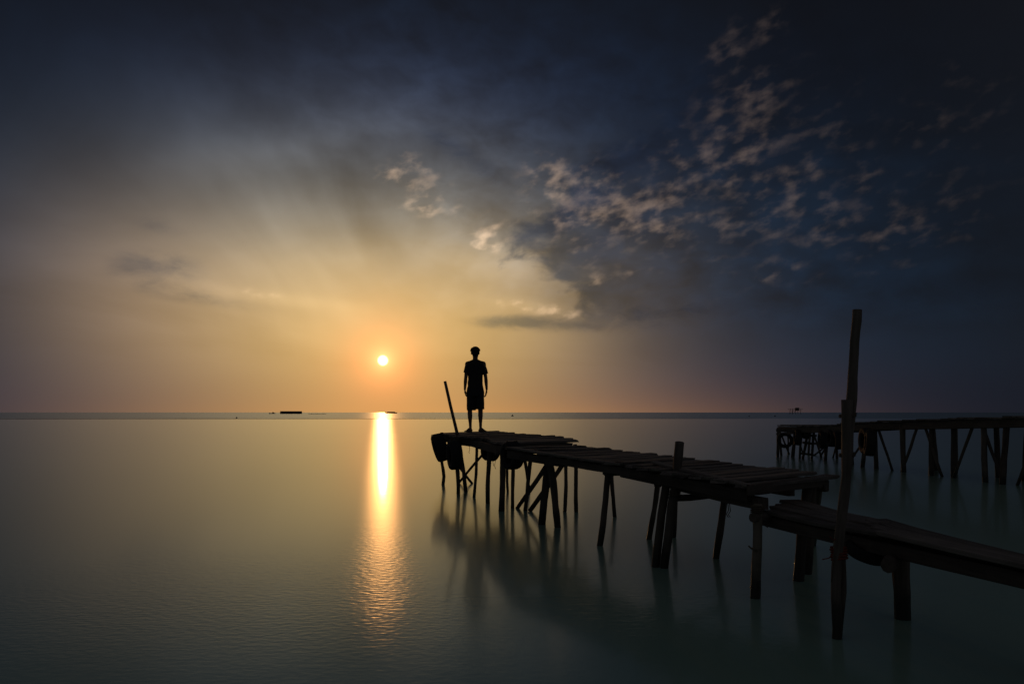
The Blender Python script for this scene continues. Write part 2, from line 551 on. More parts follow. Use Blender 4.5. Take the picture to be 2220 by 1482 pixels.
# ------------------------------------------------------------------ tyres
def tyre_mesh(Rr, W, name='casing'):
    """a road tyre: axis Z, open hole, square shoulders and tread blocks"""
    bm = bmesh.new()
    hole = Rr * 0.56
    sec = [(hole, -W * .38), (hole - .004, -W * .30), (hole + .01, -W * .25), (Rr - .03, -W * .40), (Rr - .03, W * .40), (hole + .01, W * .25),
           (hole - .004, W * .30), (hole, W * .38), (hole + (Rr - hole) * .45, W * .52), (Rr * .93, W * .49), (Rr * .985, W * .40),
           (Rr, W * .15), (Rr, -W * .15), (Rr * .985, -W * .40), (Rr * .93, -W * .49), (hole + (Rr - hole) * .45, -W * .52)]
    N = 40
    rings = []
    for k in range(N):
        a = 2 * math.pi * k / N
        ring = []
        for j, (r, zz) in enumerate(sec):
            rr = r - (0.010 if (k % 2 == 0 and 10 <= j <= 13) else 0)
            ring.append(bm.verts.new((rr * math.cos(a), rr * math.sin(a), zz)))
        rings.append(ring)
    n = len(sec)
    for k in range(N):
        A, B = rings[k], rings[(k + 1) % N]
        for j in range(n):
            bm.faces.new((A[j], B[j], B[(j + 1) % n], A[(j + 1) % n]))
    bmesh.ops.recalc_face_normals(bm, faces=bm.faces)
    return bm_mesh(bm, name)


def tyre(centre, axis, Rr, W, label, group, squash=1.0, hang=None):
    """a tyre hung by a rope; children casing, rope"""
    c = Vector(centre)
    root = thing('tyre', c, label, 'tyre', group)
    q = Vector(axis).to_track_quat('Z', 'Y').to_matrix().to_4x4()
    mw = Matrix.Translation(c) @ Matrix.Diagonal((1, 1, squash, 1)) @ q
    link('casing', tyre_mesh(Rr, W), M['rubber'], root, mw)
    if hang is not None:
        top = Vector(hang)
        ax = Vector(axis).normalized()
        up = (Vector((0, 0, 1)) - ax * ax.z).normalized()
        inner = c + up * Rr * 0.54 * squash
        outer = c + up * Rr * 1.03 * squash
        s = ax * W * 0.56
        strand('rope', [top - s * .1, outer - s * .8, outer.lerp(inner, .5) - s * 1.08, inner, outer.lerp(inner, .5) + s * 1.08, outer + s * .8, top + s * .1],
               0.010, M['rope'], root)
    return root


# ------------------------------------------------------------------ the pier
def pier():
    root = thing('pier', at(1400, 1020, 8.0) * 1.0, 'rickety dark wooden pier on crooked stilts, running from the right towards the standing man', 'pier')
    root.location.z = 0
    P = lambda pts, r0, r1, mat='pile', **k: log('pile', pts, r0, r1, M[mat], root, **k)

    # ---- outer landing: edges of the deck in plan
    near = [deckpt(956, 937.5, .40), deckpt(994, 945, .41), deckpt(1052, 949, .41), deckpt(1088, 959, .415)]
    n1 = Vector((.95, .31, 0)).normalized()

    def along(line, t):
        d = [0]
        for a, b in zip(line, line[1:]): d.append(d[-1] + (b - a).length)
        s = t * d[-1]; j = 0
        while j < len(d) - 2 and s > d[j + 1]: j += 1
        return line[j].lerp(line[j + 1], (s - d[j]) / (d[j + 1] - d[j]))

    Np = 23
    for i in range(Np):
        t = (i + .5) / Np
        a = along(near, t)
        Lg = 1.2 + random.uniform(-.07, .05)
        if i == Np - 1: Lg = 1.12
        if i == Np - 5: Lg = 1.30
        jit = random.uniform(-.010, .008) if 4 < i else 0
        a = a + Vector((0, 0, jit)) - n1 * random.uniform(.0, .07)
        b = a + n1 * Lg + Vector((0, 0, .030 + random.uniform(-.008, .008)))
        plank('plank', a, b, .19 + random.uniform(-.012, .012), .032, M['plank'], root, tilt=random.uniform(-.02, .02))
    ztop = .032 + .012
    # stringers under the landing
    down = Vector((0, 0, -ztop))
    for off, th in ((.04, .12), (1.0, .12)):
        for a, b in ((0.0, .55), (.52, 1.0)):
            p, q = along(near, a) + n1 * off + down, along(near, b) + n1 * off + down
            p.z += off * .028; q.z += off * .028
            plank('stringer', p, q, .07, th, M['beam'], root, sag=.01)
    # wide fascia board at the landing's near end
    p = along(near, 1.0) + down * 1.0 + n1 * -.02
    plank('fascia_board', p + Vector((.02, -.06, .005)), p + n1 * 1.04 + Vector((.02, -.06, .03)), .03, .075, M['beam'], root)
    # caps across, on the piles
    for t in (.05, .33, .62, .95):
        a = along(near, t) + Vector((0, 0, -ztop - .10)) - n1 * .06
        log('cap_beam', [a, a + n1 * 1.4 + Vector((0, 0, .02))], .040, .037, M['beam'], root)

    # ---- inner pier deck, three bays of slightly different slope
    N0, N1, N2 = deckpt(1097, 968, .445), deckpt(1340, 1001, .49), deckpt(1615, 1047, .55)
    F0, F1, F2 = deckpt(1258, 965, .44), deckpt(1500, 992, .475), deckpt(1800, 1027, .545)
    nl, fl = [N0, N1, N2], [F0, F1, F2]
    Nq = 27
    for i in range(Nq):
        t = (i + .4) / Nq
        a, b = along(nl, t), along(fl, t)
        d = (b - a).normalized()
        pa = (N2 - N0).normalized(); a = a + pa * random.uniform(-.018, .018); b = b + pa * random.uniform(-.03, .03)
        a = a - d * random.uniform(-.01, .10); b = b + d * random.uniform(-.06, .045)
        if i == Nq - 1: b = F2 + d * .03; a = N2 - d * .02
        if random.random() < .2: b = b - d * random.uniform(.03, .07)
        z = random.uniform(-.008, .008)
        a.z += z + random.uniform(-.006, .006); b.z += z + random.uniform(-.006, .006)
        if i in (4, 9, 16): a.z += .010; b.z += .006
        sp = (N2 - N0).length / Nq
        plank('plank', a, b, sp * .95 + random.uniform(-.032, .006), random.uniform(.024, .034), M['plank'], root, ragged=.035,
              tilt=random.uniform(-.025, .025), sag=random.uniform(0, .006))
    # loose boards lying along the deck edge
    a = at(1330, 997, 7.15); b = at(1480, 1022, 6.7)
    # stringers
    dn = Vector((0, 0, -.050))
    for f, w in ((.05, .075), (.52, .07), (.95, .075)):
        for t0, t1, th in ((0, .30, .095), (.28, .62, .075), (.60, 1.0, .10)):
            p = along(nl, t0).lerp(along(fl, t0), f) + dn; q = along(nl, t1).lerp(along(fl, t1), f) + dn
            plank('stringer', p, q, w, th, M['beam'], root, segs=6, sag=random.uniform(0, .010))
    # lower doubling stringer on the near side of the last bay
    plank('stringer', at(1462, 1037, 6.9), at(1655, 1080, 5.72), .10, .09, M['beam'], root, segs=6, sag=.006)
    # pale chafed edging lying between planks and stringer
    plank('edge_board', at(1418, 998, 7.05), at(1632, 1050, 5.66), .08, .022, M['plank'], root, segs=6, sag=.006)
    plank('edge_board', at(1110, 968, 9.15), at(1350, 1004, 7.2), .08, .022, M['plank'], root, segs=6, sag=.006)
    # caps: heavy cross timbers
    log('cap_beam', [at(1311, 1025, 7.72), at(1450, 1021, 8.4)], .031, .028, M['beam'], root)
    log('cap_beam', [at(1410, 1039, 7.5), at(1470, 1056, 7.25), at(1560, 1050, 7.9)], .028, .026, M['beam'], root)
    log('cap_beam', [at(1455, 1079.5, 7.0), at(1575, 1069, 7.6)], .033, .030, M['beam'], root)
    log('cap_beam', [at(1172, 980, 9.3), at(1275, 979, 10.2)], .036, .034, M['beam'], root)
    log('cap_beam', [at(1628, 1062, 5.75), at(1778, 1042, 6.45)], .045, .042, M['beam'], root)
    plank('end_board', at(1622, 1050, 5.64), at(1779, 1033, 6.40), .035, .085, M['beam'], root)

    # ---- piles (top ... waterline, carried on into the sea bed)
    def pl(top, foot, r0, r1, mids=(), mat='pile', extra=.5, bend=.012, name='pile', label=None):
        f = onwater(*foot)
        if len(top) == 3: tp = at(*top)
        else: tp = at(top[0], top[1], f.y)
        pts = [tp]
        for k, (mx, my) in enumerate(mids):
            dd = tp.y + (f.y - tp.y) * (k + 1) / (len(mids) + 1)
            pts.append(at(mx, my, dd))
        pts.append(f); u_ = (f - pts[-2]).normalized(); pts.append(f + u_ * extra)
        return log(name, pts, r0, r1, M[mat], root, bend=bend, segs=11, label=label)

    pl((956.5, 945), (961.5, 1050), .030, .036, [(957, 1000), (963, 1030)])
    pl((989, 962), (993.6, 1070), .036, .034, [(991, 1016)])
    pl((1034, 962), (1028, 1077), .026, .026, [(1033, 990), (1031.5, 1030)])
    pl((1061, 960), (1058.6, 1091), .036, .032, [(1060, 1000)])
    pl((1091, 965), (1088, 1107), .044, .046, [(1089, 1035)], bend=.006)
    pl((1113, 972), (1111, 1101), .028, .026)
    pl((1099, 972), (1100.7, 1066), .024, .024)
    pl((1153, 972), (1137.6, 1106), .030, .028, [(1147, 1030)])
    pl((1134.5, 975), (1147, 1064), .032, .026, [(1140, 1010)])
    pl((1190, 975), (1174.7, 1136), .052, .044, [(1184, 1050)], bend=.006)
    pl((1187, 978), (1209, 1142), .046, .042, [(1198, 1040)], bend=.006)
    pl((1227, 980), (1224, 1109), .028, .027)
    pl((1246.5, 962.5), (1249.5, 1109), .027, .030, [(1248, 1000)])
    pl((1321, 1008), (1299.6, 1182), .031, .034, [(1311, 1095)])
    pl((1324, 1012), (1333, 1120), .028, .026, [(1328, 1060)])
    pl((1427, 1044), (1409, 1168), .029, .032, [(1419, 1100)])
    pl((1447, 1030), (1421, 1228), .036, .042, [(1434, 1120)])
    pl((1466, 1070), (1459, 1164), .026, .026)
    pl((1573, 1060), (1554, 1210), .033, .036, [(1564, 1140)])
    pl((1754, 1035, 6.4), (1730, 1258), .044, .042, [(1744, 1120)], bend=.006)
    pl((1762, 1040, 6.5), (1750, 1243), .042, .042, [(1755, 1150)], bend=.006)
    pl((1776, 1046, 6.45), (1762, 1180), .03, .03)
    # the taller post that stands up past the deck, and the long leaning pole at the landing
    pl((1474, 958, 6.55), (1440, 1230), .040, .036, [(1467, 1033), (1455, 1105)], 'pole', bend=.004, name='post',
       label='short grey post sticking up past the deck edge')
    pl((964.7, 826, 12.9), (1010, 1066), .026, .036, [(978, 886), (993, 943), (1003, 1005)], 'pile', bend=.006, name='pole',
       label='thin dark pole leaning left above the deck')
    # bamboo leg with its nodes
    b = pl((1643, 1092), (1637, 1296), .036, .034, [(1641, 1180)], 'bamboo', bend=.003, name='bamboo_pile', label='pale bamboo leg with ringed nodes')
    ft = onwater(1637, 1296)
    for yy in (1112, 1188, 1272):
        cpt = at(1640.5 - (yy - 1180) * .03, yy, ft.y)
        coil('node_ring', cpt, (0, 0, 1), .036, 1.02, .006, M['bamboo'], b)
    log('branch_stub', [at(1640, 1194, ft.y - .05), at(1623, 1183, ft.y - .08)], .009, .006, M['bamboo'], b, segs=3)

    # ---- braces
    br = lambda a, c, r: log('brace', [a, c], r, r * .9, M['pile'], root, segs=6)
    br(at(988, 1000, 14.6), onwater(1024, 1048), .028)
    br(at(1052, 978, 14.4), onwater(994, 1047), .026)
    br(at(1183, 1012, 10.4), onwater(1121, 1101), .032)
    br(at(1222, 1003, 10.6), onwater(1148, 1108), .034)
    # ---- lashings
    for (px, py, d, r) in ((1189, 985, 9.25, .065), (1320, 1022, 7.85, .045), (1428, 1048, 7.9, .042), (1463, 1068, 6.6, .046), (1091, 972, 10.5, .055), (1642, 1103, 5.64, .044)):
        coil('lashing', at(px, py, d), (random.uniform(-.15, .15), .1, 1), r, 4.2, .007, M['rope'], root)
    # nail points and rope ends under the caps
    for k in range(8):
        q = at(1333 + k * 8.2, 1026 - k * .7, 7.9 + k * .06)
        ln = random.uniform(.02, .05)
        strand('nail', [q + Vector((0, 0, .03)), q + Vector((random.uniform(-.01, .01), 0, -ln))], .0028, M['iron'], root)
    for (px, py, d, ln) in ((1577, 1094, 7.1, .12), (1581, 1098, 7.1, .10), (1662, 1134, 5.7, .03), (1287, 1004, 8.3, .04), (1069, 970, 11.3, .28), (1073, 985, 11.3, .22), (1017, 970, 12.6, .10)):
        q = at(px, py, d)
        strand('rope_end', [q + Vector((0, 0, .05)), q + Vector((.012, 0, -ln * .4)), q + Vector((-.006, .01, -ln * .75)), q + Vector((.01, .0, -ln))], .004, M['rope'], root)
    return root, n1, along, near


PIER, N1V, ALONG, NEAR = pier()


# ------------------------------------------------------------------ lower walkway at the right
def walkway():
    a0, a1 = Vector((2.03, 5.68, .665)), Vector((3.05, 2.30, .66))
    b0, b1 = Vector((2.52, 6.25, .675)), Vector((3.50, 2.62, .66))
    a0, b0 = deckpt(1676, 1107, .755), deckpt(1725, 1084, .75)
    am, bm_ = deckpt(1889, 1151, .765), deckpt(1889, 1122, .755)
    da, db = (am - a0), (bm_ - b0)
    a1, b1 = a0 + da * 3.2, b0 + db * 2.9
    a1.z = b1.z = a0.z - .02
    root = thing('walkway', (a0.x, a0.y, 0), 'low dark plank walkway passing behind the tall pole at the right', 'walkway')
    for k, f in enumerate((.14, .40, .64, .88)):
        for t0, t1 in ((0, .36), (.355, 1.0)):
            s = random.uniform(-.02, .01)
            p = a0.lerp(b0, f) * (1 - t0) + a1.lerp(b1, f) * t0; q = a0.lerp(b0, f) * (1 - t1) + a1.lerp(b1, f) * t1
            dirv = (q - p).normalized()
            if t0 == 0: p -= dirv * random.uniform(0, .18)
            p.z += random.uniform(-.012, .014); q.z += random.uniform(-.012, .014)
            plank('plank', p + dirv * .004, q - dirv * .004, (b0 - a0).length * .235, .028, M['plank'], root, segs=6, sag=random.uniform(0, .015))
    for f in (.08, .9):
        p, q = a0.lerp(b0, f) + Vector((0, 0, -.048)), a1.lerp(b1, f) + Vector((0, 0, -.048))
        plank('stringer', p - (q - p).normalized() * .15, q, .06, .085, M['beam'], root, segs=6, sag=.01)
    # cap from the bamboo leg to the double leg
    log('cap_beam', [at(1632, 1121, 5.60), at(1775, 1124, 6.25)], .036, .036, M['beam'], root)
    for t in (.40, .78):
        p = a0.lerp(a1, t) - Vector((.12, .02, .165)); q = b0.lerp(b1, t) + Vector((.12, .02, -.165))
        log('cap_beam', [p, q], .045, .045, M['beam'], root)
        for w in (p.lerp(q, .12), p.lerp(q, .9)):
            if t == .40 and w.x < 2.5: continue
            log('pile', [w + Vector((0, 0, .03)), Vector((w.x + .03, w.y, -.5))], .05, .052, M['pile'], root)
    return root


walkway()

# ------------------------------------------------------------------ tall spliced pole in the foreground
def tall_pole():
    foot = onwater(1814, 1383)
    d = foot.y
    root = thing('mooring_pole', foot, 'tall crooked grey pole of two lashed lengths, standing in the water before the walkway', 'pole')
    log('lower_length', [at(1836, 866, d), at(1836, 945, d), at(1834, 1040, d), at(1825, 1125, d), at(1818, 1215, d), at(1814, 1300, d), foot, at(1810, 1460, d)],
        .032, .029, M['pole'], root, n=12, segs=18, bend=.008)
    e = d + .055
    log('upper_length', [at(1859, 671, e), at(1855, 730, e), at(1851, 800, e), at(1849, 850, e), at(1844, 900, e), at(1840, 960, e), at(1838, 1010, e)],
        .027, .031, M['pole'], root, n=12, segs=14, bend=.010)
    # slab nailed along the wet foot
    log('splint', [at(1826, 1185, d + .05), at(1829, 1290, d + .05), foot + Vector((.03, .04, 0)), foot + Vector((.02, .04, -.3))], .022, .028, M['pile'], root)
    coil('lashing', at(1838, 900, d + .028), (-.05, 0, 1), .050, 3.2, .004, M['rope'], root)
    coil('lashing', at(1837, 985, d + .028), (-.05, 0, 1), .047, 3.2, .004, M['rope'], root)
    k = coil('knot', at(1819, 1199, d + .015), (-.06, .2, 1), .046, 5.3, .008, M['redrope'], root); k['label'] = 'faded red cord wound round the pole'
    for q, w in (((1806, 1200), (1783, 1212)), ((1826, 1205), (1834, 1240)), ((1808, 1204), (1803, 1260)), ((1812, 1168), (1798, 1162))):
        p0, p1 = at(q[0], q[1], d - .03), at(w[0], w[1], d - .05)
        strand('rope_end', [p0, p0.lerp(p1, .4) + Vector((0, 0, -.012)), p1], .0035, M['redrope'] if w[0] < 1800 else M['rope'], root)
    return root


tall_pole()

# ------------------------------------------------------------------ tyres hung as fenders
TG = 'old tyres hung as fenders on the near landing'
ax = N1V
tyre(at(954, 970, 13.9), (ax + Vector((.0, -.03, .28))), .265, .20, 'outermost black tyre on the far left corner of the landing, tilted', TG, 1.0, at(960, 938, 13.9))
tyre(at(985.5, 986, 12.55), (ax + Vector((.0, -.02, .06))), .25, .19, 'second black tyre from the left, hanging lowest beside the leaning pole', TG, 1.0, at(990, 946, 12.55))
tyre(at(1064, 972, 12.4), (ax + Vector((.0, .25, -.15))), .21, .18, 'black tyre behind the pile below the man, high under the deck', TG, 1.0, at(1062, 950, 12.4))
tyre(at(1110, 987, 9.95), (ax + Vector((.0, .3, .0))), .19, .17, 'black tyre with a rope at the inner corner where landing meets pier', TG, 1.0, at(1105, 960, 9.9))
tyre(at(1880, 1194, 4.9), Vector((.20, -.30, 1)), .135, .08, 'black tyre slung flat under the low walkway at the right', 'tyres under the walkway', 1.0, at(1893, 1150, 4.95))


# ------------------------------------------------------------------ man on the landing
def solid_loft(bm, rings, n=20):
    """rings: (cx, cy, z, a, b)"""
    rr = []
    for (cx, cy, z, a, b) in rings:
        rr.append([bm.verts.new((cx + a * math.cos(2 * math.pi * k / n), cy + b * math.sin(2 * math.pi * k / n), z)) for k in range(n)])
    for A, B in zip(rr, rr[1:]):
        for k in range(n): bm.faces.new((A[k], A[(k + 1) % n], B[(k + 1) % n], B[k]))
    bm.faces.new(list(reversed(rr[0]))); bm.faces.new(rr[-1])


def ball(bm, c, r, s=(1, 1, 1), sub=2):
    m = Matrix.Translation(Vector(c)) @ Matrix.Diagonal((r * s[0], r * s[1], r * s[2], 1))
    bmesh.ops.create_icosphere(bm, subdivisions=sub, radius=1.0, matrix=m)


def limb(bm, pts, n=12, round_ends=True):
    """pts: (x,y,z,r) chain"""
    P_ = [Vector(p[:3]) for p in pts]
    tube_into(bm, P_, [p[3] for p in pts], n)
    if round_ends:
        for p in pts: ball(bm, p[:3], p[3] * .995, sub=2)


def remesh(bm, name, voxel, smooth=6):
    bmesh.ops.recalc_face_normals(bm, faces=bm.faces)
    me = bm_mesh(bm, name + '_raw')
    o = bpy.data.objects.new('tmp', me); COL.objects.link(o)
    md = o.modifiers.new('r', 'REMESH'); md.mode = 'VOXEL'; md.voxel_size = voxel; md.use_smooth_shade = True
    sm = o.modifiers.new('s', 'SMOOTH'); sm.factor = .5; sm.iterations = smooth
    dg = bpy.context.evaluated_depsgraph_get()
    res = bpy.data.meshes.new_from_object(o.evaluated_get(dg)); res.name = name
    bpy.data.objects.remove(o); bpy.data.meshes.remove(me)
    for p in res.polygons: p.use_smooth = True
    return res


def man():
    base = at(1030.5, 932.8, 14.45)
    dg = bpy.context.evaluated_depsgraph_get(); dg.update()
    hz = []
    for dx in (-.16, -.1, .1, .16):
        for dy in (-.03, .06, .12):
            ok, hit, *_ = sc.ray_cast(dg, Vector((base.x + dx, base.y + dy, 3)), Vector((0, 0, -1)))
            if ok and hit.z > .8: hz.append(hit.z)
    base.z = max(hz)
    root = thing('person', base, 'barefoot man in dark t-shirt and knee-length shorts standing at the pier end', 'person')
    T = Matrix.Translation(base)
    bm = bmesh.new()
    # trunk and neck
    solid_loft(bm, [(0, 0, .80, .13, .10), (0, 0, .90, .125, .095), (0, 0, 1.05, .115, .088), (0, .0, 1.2, .135, .098), (0, -.005, 1.30, .15, .095), (0, -.01, 1.37, .10, .07), (0, -.01, 1.40, .055, .055)])
    limb(bm, [(0, -.012, 1.36, .056), (0, -.004, 1.43, .050), (0, .01, 1.48, .050)])
    # head: skull, jaw, nose, brow, ears, eyes, lips
    ball(bm, (0, -.008, 1.570), .082, (.96, 1.12, 1.0), 3)
    ball(bm, (0, .030, 1.512), .062, (.98, .85, 1.12), 3)
    ball(bm, (0, .062, 1.475), .028, (1.0, .8, .75))
    ball(bm, (0, .060, 1.592), .040, (1.2, .5, .45))
    limb(bm, [(0, .078, 1.572, .007), (0, .090, 1.548, .010), (0, .098, 1.533, .012)], 8)
    for s in (-1, 1):
        ball(bm, (s * .011, .088, 1.530), .009)
        ball(bm, (s * .029, .066, 1.568), .0125)
        ball(bm, (s * .045, .050, 1.540), .024, (.9, .8, .8))
        ball(bm, (s * .077, -.012, 1.553), .030, (.30, .60, 1.0))
    ball(bm, (0, .081, 1.506), .018, (1.15, .5, .30)); ball(bm, (0, .078, 1.497), .017, (1.05, .5, .34))
    # arms: (shoulder, elbow, wrist)
    arms = ((-1, (-.152, -.01, 1.335), (-.186, -.025, 1.06), (-.205, .005, .835)), (1, (.158, -.01, 1.335), (.205, -.025, 1.065), (.222, .005, .835)))
    for s, sh, el, wr in arms:
        sh, el, wr = Vector(sh), Vector(el), Vector(wr)
        limb(bm, [(*sh, .050), (*sh.lerp(el, .45), .041), (*el, .034)])
        limb(bm, [(*el, .034), (*el.lerp(wr, .3), .036), (*wr, .023)])
        # hand: palm faces the thigh, fingers relaxed
        u_ = Vector((-s * .08, .06, -1)).normalized()
        ball(bm, wr + u_ * .045, .040, (.45, .82, 1.05), 2)
        ball(bm, wr + u_ * .065 + Vector((-s * .004, 0, 0)), .036, (.42, .98, .75), 2)
        for j, (fy, ln) in enumerate(((.026, .066), (.009, .076), (-.009, .070), (-.025, .055))):
            a = wr + u_ * .082 + Vector((0, fy, 0))
            b = a + Vector((-s * .006, fy * .12 + .006, -ln * .42)); c = b + Vector((-s * .016, .008, -ln * .30)); e = c + Vector((-s * .018, .006, -ln * .20))
            limb(bm, [(*a, .0095), (*b, .0088), (*c, .0080), (*e, .0070)], 8)
        a = wr + u_ * .030 + Vector((-s * .004, .026, 0))
        limb(bm, [(*a, .013), (*(a + Vector((-s * .010, .022, -.028))), .0115), (*(a + Vector((-s * .018, .030, -.056))), .0095), (*(a + Vector((-s * .022, .030, -.076))), .008)], 8)
    # legs and feet
    for s, hip, kn, an, out in ((-1, (-.080, 0, .80), (-.108, .012, .43), (-.096, -.012, .075), -.55), (1, (.080, 0, .80), (.100, .012, .43), (.103, -.012, .075), .50)):
        hip, kn, an = Vector(hip), Vector(kn), Vector(an)
        limb(bm, [(*hip, .085), (*hip.lerp(kn, .5), .068), (*kn, .049)], 14)
        cf = kn.lerp(an, .34) + Vector((0, -.016, 0))
        limb(bm, [(*kn, .047), (*cf, .046), (*kn.lerp(an, .72), .031), (*an, .027)], 14)
        ball(bm, kn + Vector((0, .035, .01)), .026)
        f = Vector((math.sin(out), math.cos(out), 0)); sd = Vector((f.y, -f.x, 0))
        ball(bm, (an.x - f.x * .028, an.y - f.y * .028, .032), .034, (.95, 1.0, .95))
        rows = []
        c0 = Vector((an.x, an.y, 0))
        limb(bm, [(*(c0 + Vector((0, 0, .062))), .033), (*(c0 + f * .065 + Vector((0, 0, .042))), .035), (*(c0 + f * .125 + Vector((0, 0, .026))), .025)], 12)
        limb(bm, [(*(c0 + f * .0 + Vector((0, 0, .026))), .026), (*(c0 + f * .12 + sd * .020 * 1 + Vector((0, 0, .022))), .022)], 10)
        limb(bm, [(*(c0 + f * .0 + Vector((0, 0, .026))), .026), (*(c0 + f * .11 - sd * .024 + Vector((0, 0, .020))), .020)], 10)
        for j in range(5):
            q = -s * (-.034 + j * .0165)      # big toe on the inside
            base_ = c0 + f * (.135 - j * .008) + sd * q * 1.0
            r_ = .0125 if j == 0 else .0092
            limb(bm, [(*(base_ + Vector((0, 0, .018))), r_ + .002), (*(base_ + f * (.040 - j * .004) + Vector((0, 0, .012))), r_)], 8)
    body = remesh(bm, 'body', .0055, 4)
    zmin = min(v.co.z for v in body.vertices)
    for v in body.vertices: v.co.z -= zmin
    link('body', body, M['skin'], root, T)
    # hair: thick, rounded, lumpy
    bm = bmesh.new()
    ball(bm, (0, -.016, 1.588), .085, (1.0, 1.12, .88), 4)
    for k in range(70):
        th = random.uniform(0, 2 * math.pi); ph = random.uniform(-.15, 1.5)
        v = Vector((math.cos(th) * math.cos(ph) * .088, math.sin(th) * math.cos(ph) * .094 - .018, math.sin(ph) * .070 + 1.593))
        if v.y > .045 and v.z < 1.605: continue
        ball(bm, v, random.uniform(.010, .017), sub=1)
    for s in (-1, 1):
        ball(bm, (s * .068, -.040, 1.545), .030, (.62, 1.3, 1.3))
    ball(bm, (0, -.060, 1.530), .052, (1.35, .75, 1.05))
    link('hair', remesh(bm, 'hair', .006, 1), M['hair'], root, T)
    # t-shirt
    bm = bmesh.new()
    solid_loft(bm, [(0, 0, .855, .158, .112), (0, 0, .90, .152, .110), (0, .0, 1.0, .147, .106), (0, .0, 1.09, .144, .106), (0, 0, 1.20, .155, .112), (0, 0, 1.29, .166, .110),
                    (0, -.006, 1.345, .176, .095), (0, -.01, 1.381, .146, .082), (0, -.012, 1.402, .090, .070), (0, -.012, 1.418, .060, .060)], 28)
    for s, sh, el, wr in arms:
        sh, el = Vector(sh), Vector(el)
        dv = (el - sh)
        a, b, c = sh + Vector((s * -.02, 0, .005)), sh.lerp(el, .35), sh.lerp(el, .66 if s < 0 else .74)
        limb(bm, [(*a, .060)], 12) if False else ball(bm, a, .050)
        tube_into(bm, [a, b, c + Vector((s * .010, 0, 0))], [.049, .052, .053], 16)
    sh_me = remesh(bm, 'shirt', .007, 3)
    for v in sh_me.vertices:
        z = v.co.z
        v.co.x += .006 * mnoise.noise(Vector((v.co.x * 9, v.co.y * 9, z * 14)))
        v.co.y += .010 * mnoise.noise(Vector((v.co.x * 12, 4, z * 9)))
    link('shirt', sh_me, M['shirt'], root, T)
    # shorts: two wide legs to the knee
    bm = bmesh.new()
    solid_loft(bm, [(0, 0, .70, .174, .128), (.0, 0, .78, .174, .126), (0, 0, .87, .160, .114), (0, 0, .93, .140, .104)], 28)
    for s, hem in ((-1, .425), (1, .445)):
        solid_loft(bm, [(s * .086 + .006, .012, hem, .086, .092), (s * .086 + .004, .010, .5, .086, .096), (s * .083 + .002, .004, .62, .089, .107), (s * .078, 0, .76, .089, .112)], 24)
    so = remesh(bm, 'shorts', .007, 2)
    for v in so.vertices:
        v.co.x += .006 * mnoise.noise(Vector((v.co.x * 11, v.co.y * 11, v.co.z * 7)))
    link('shorts', so, M['shorts'], root, T)
    return root


MAN = man()


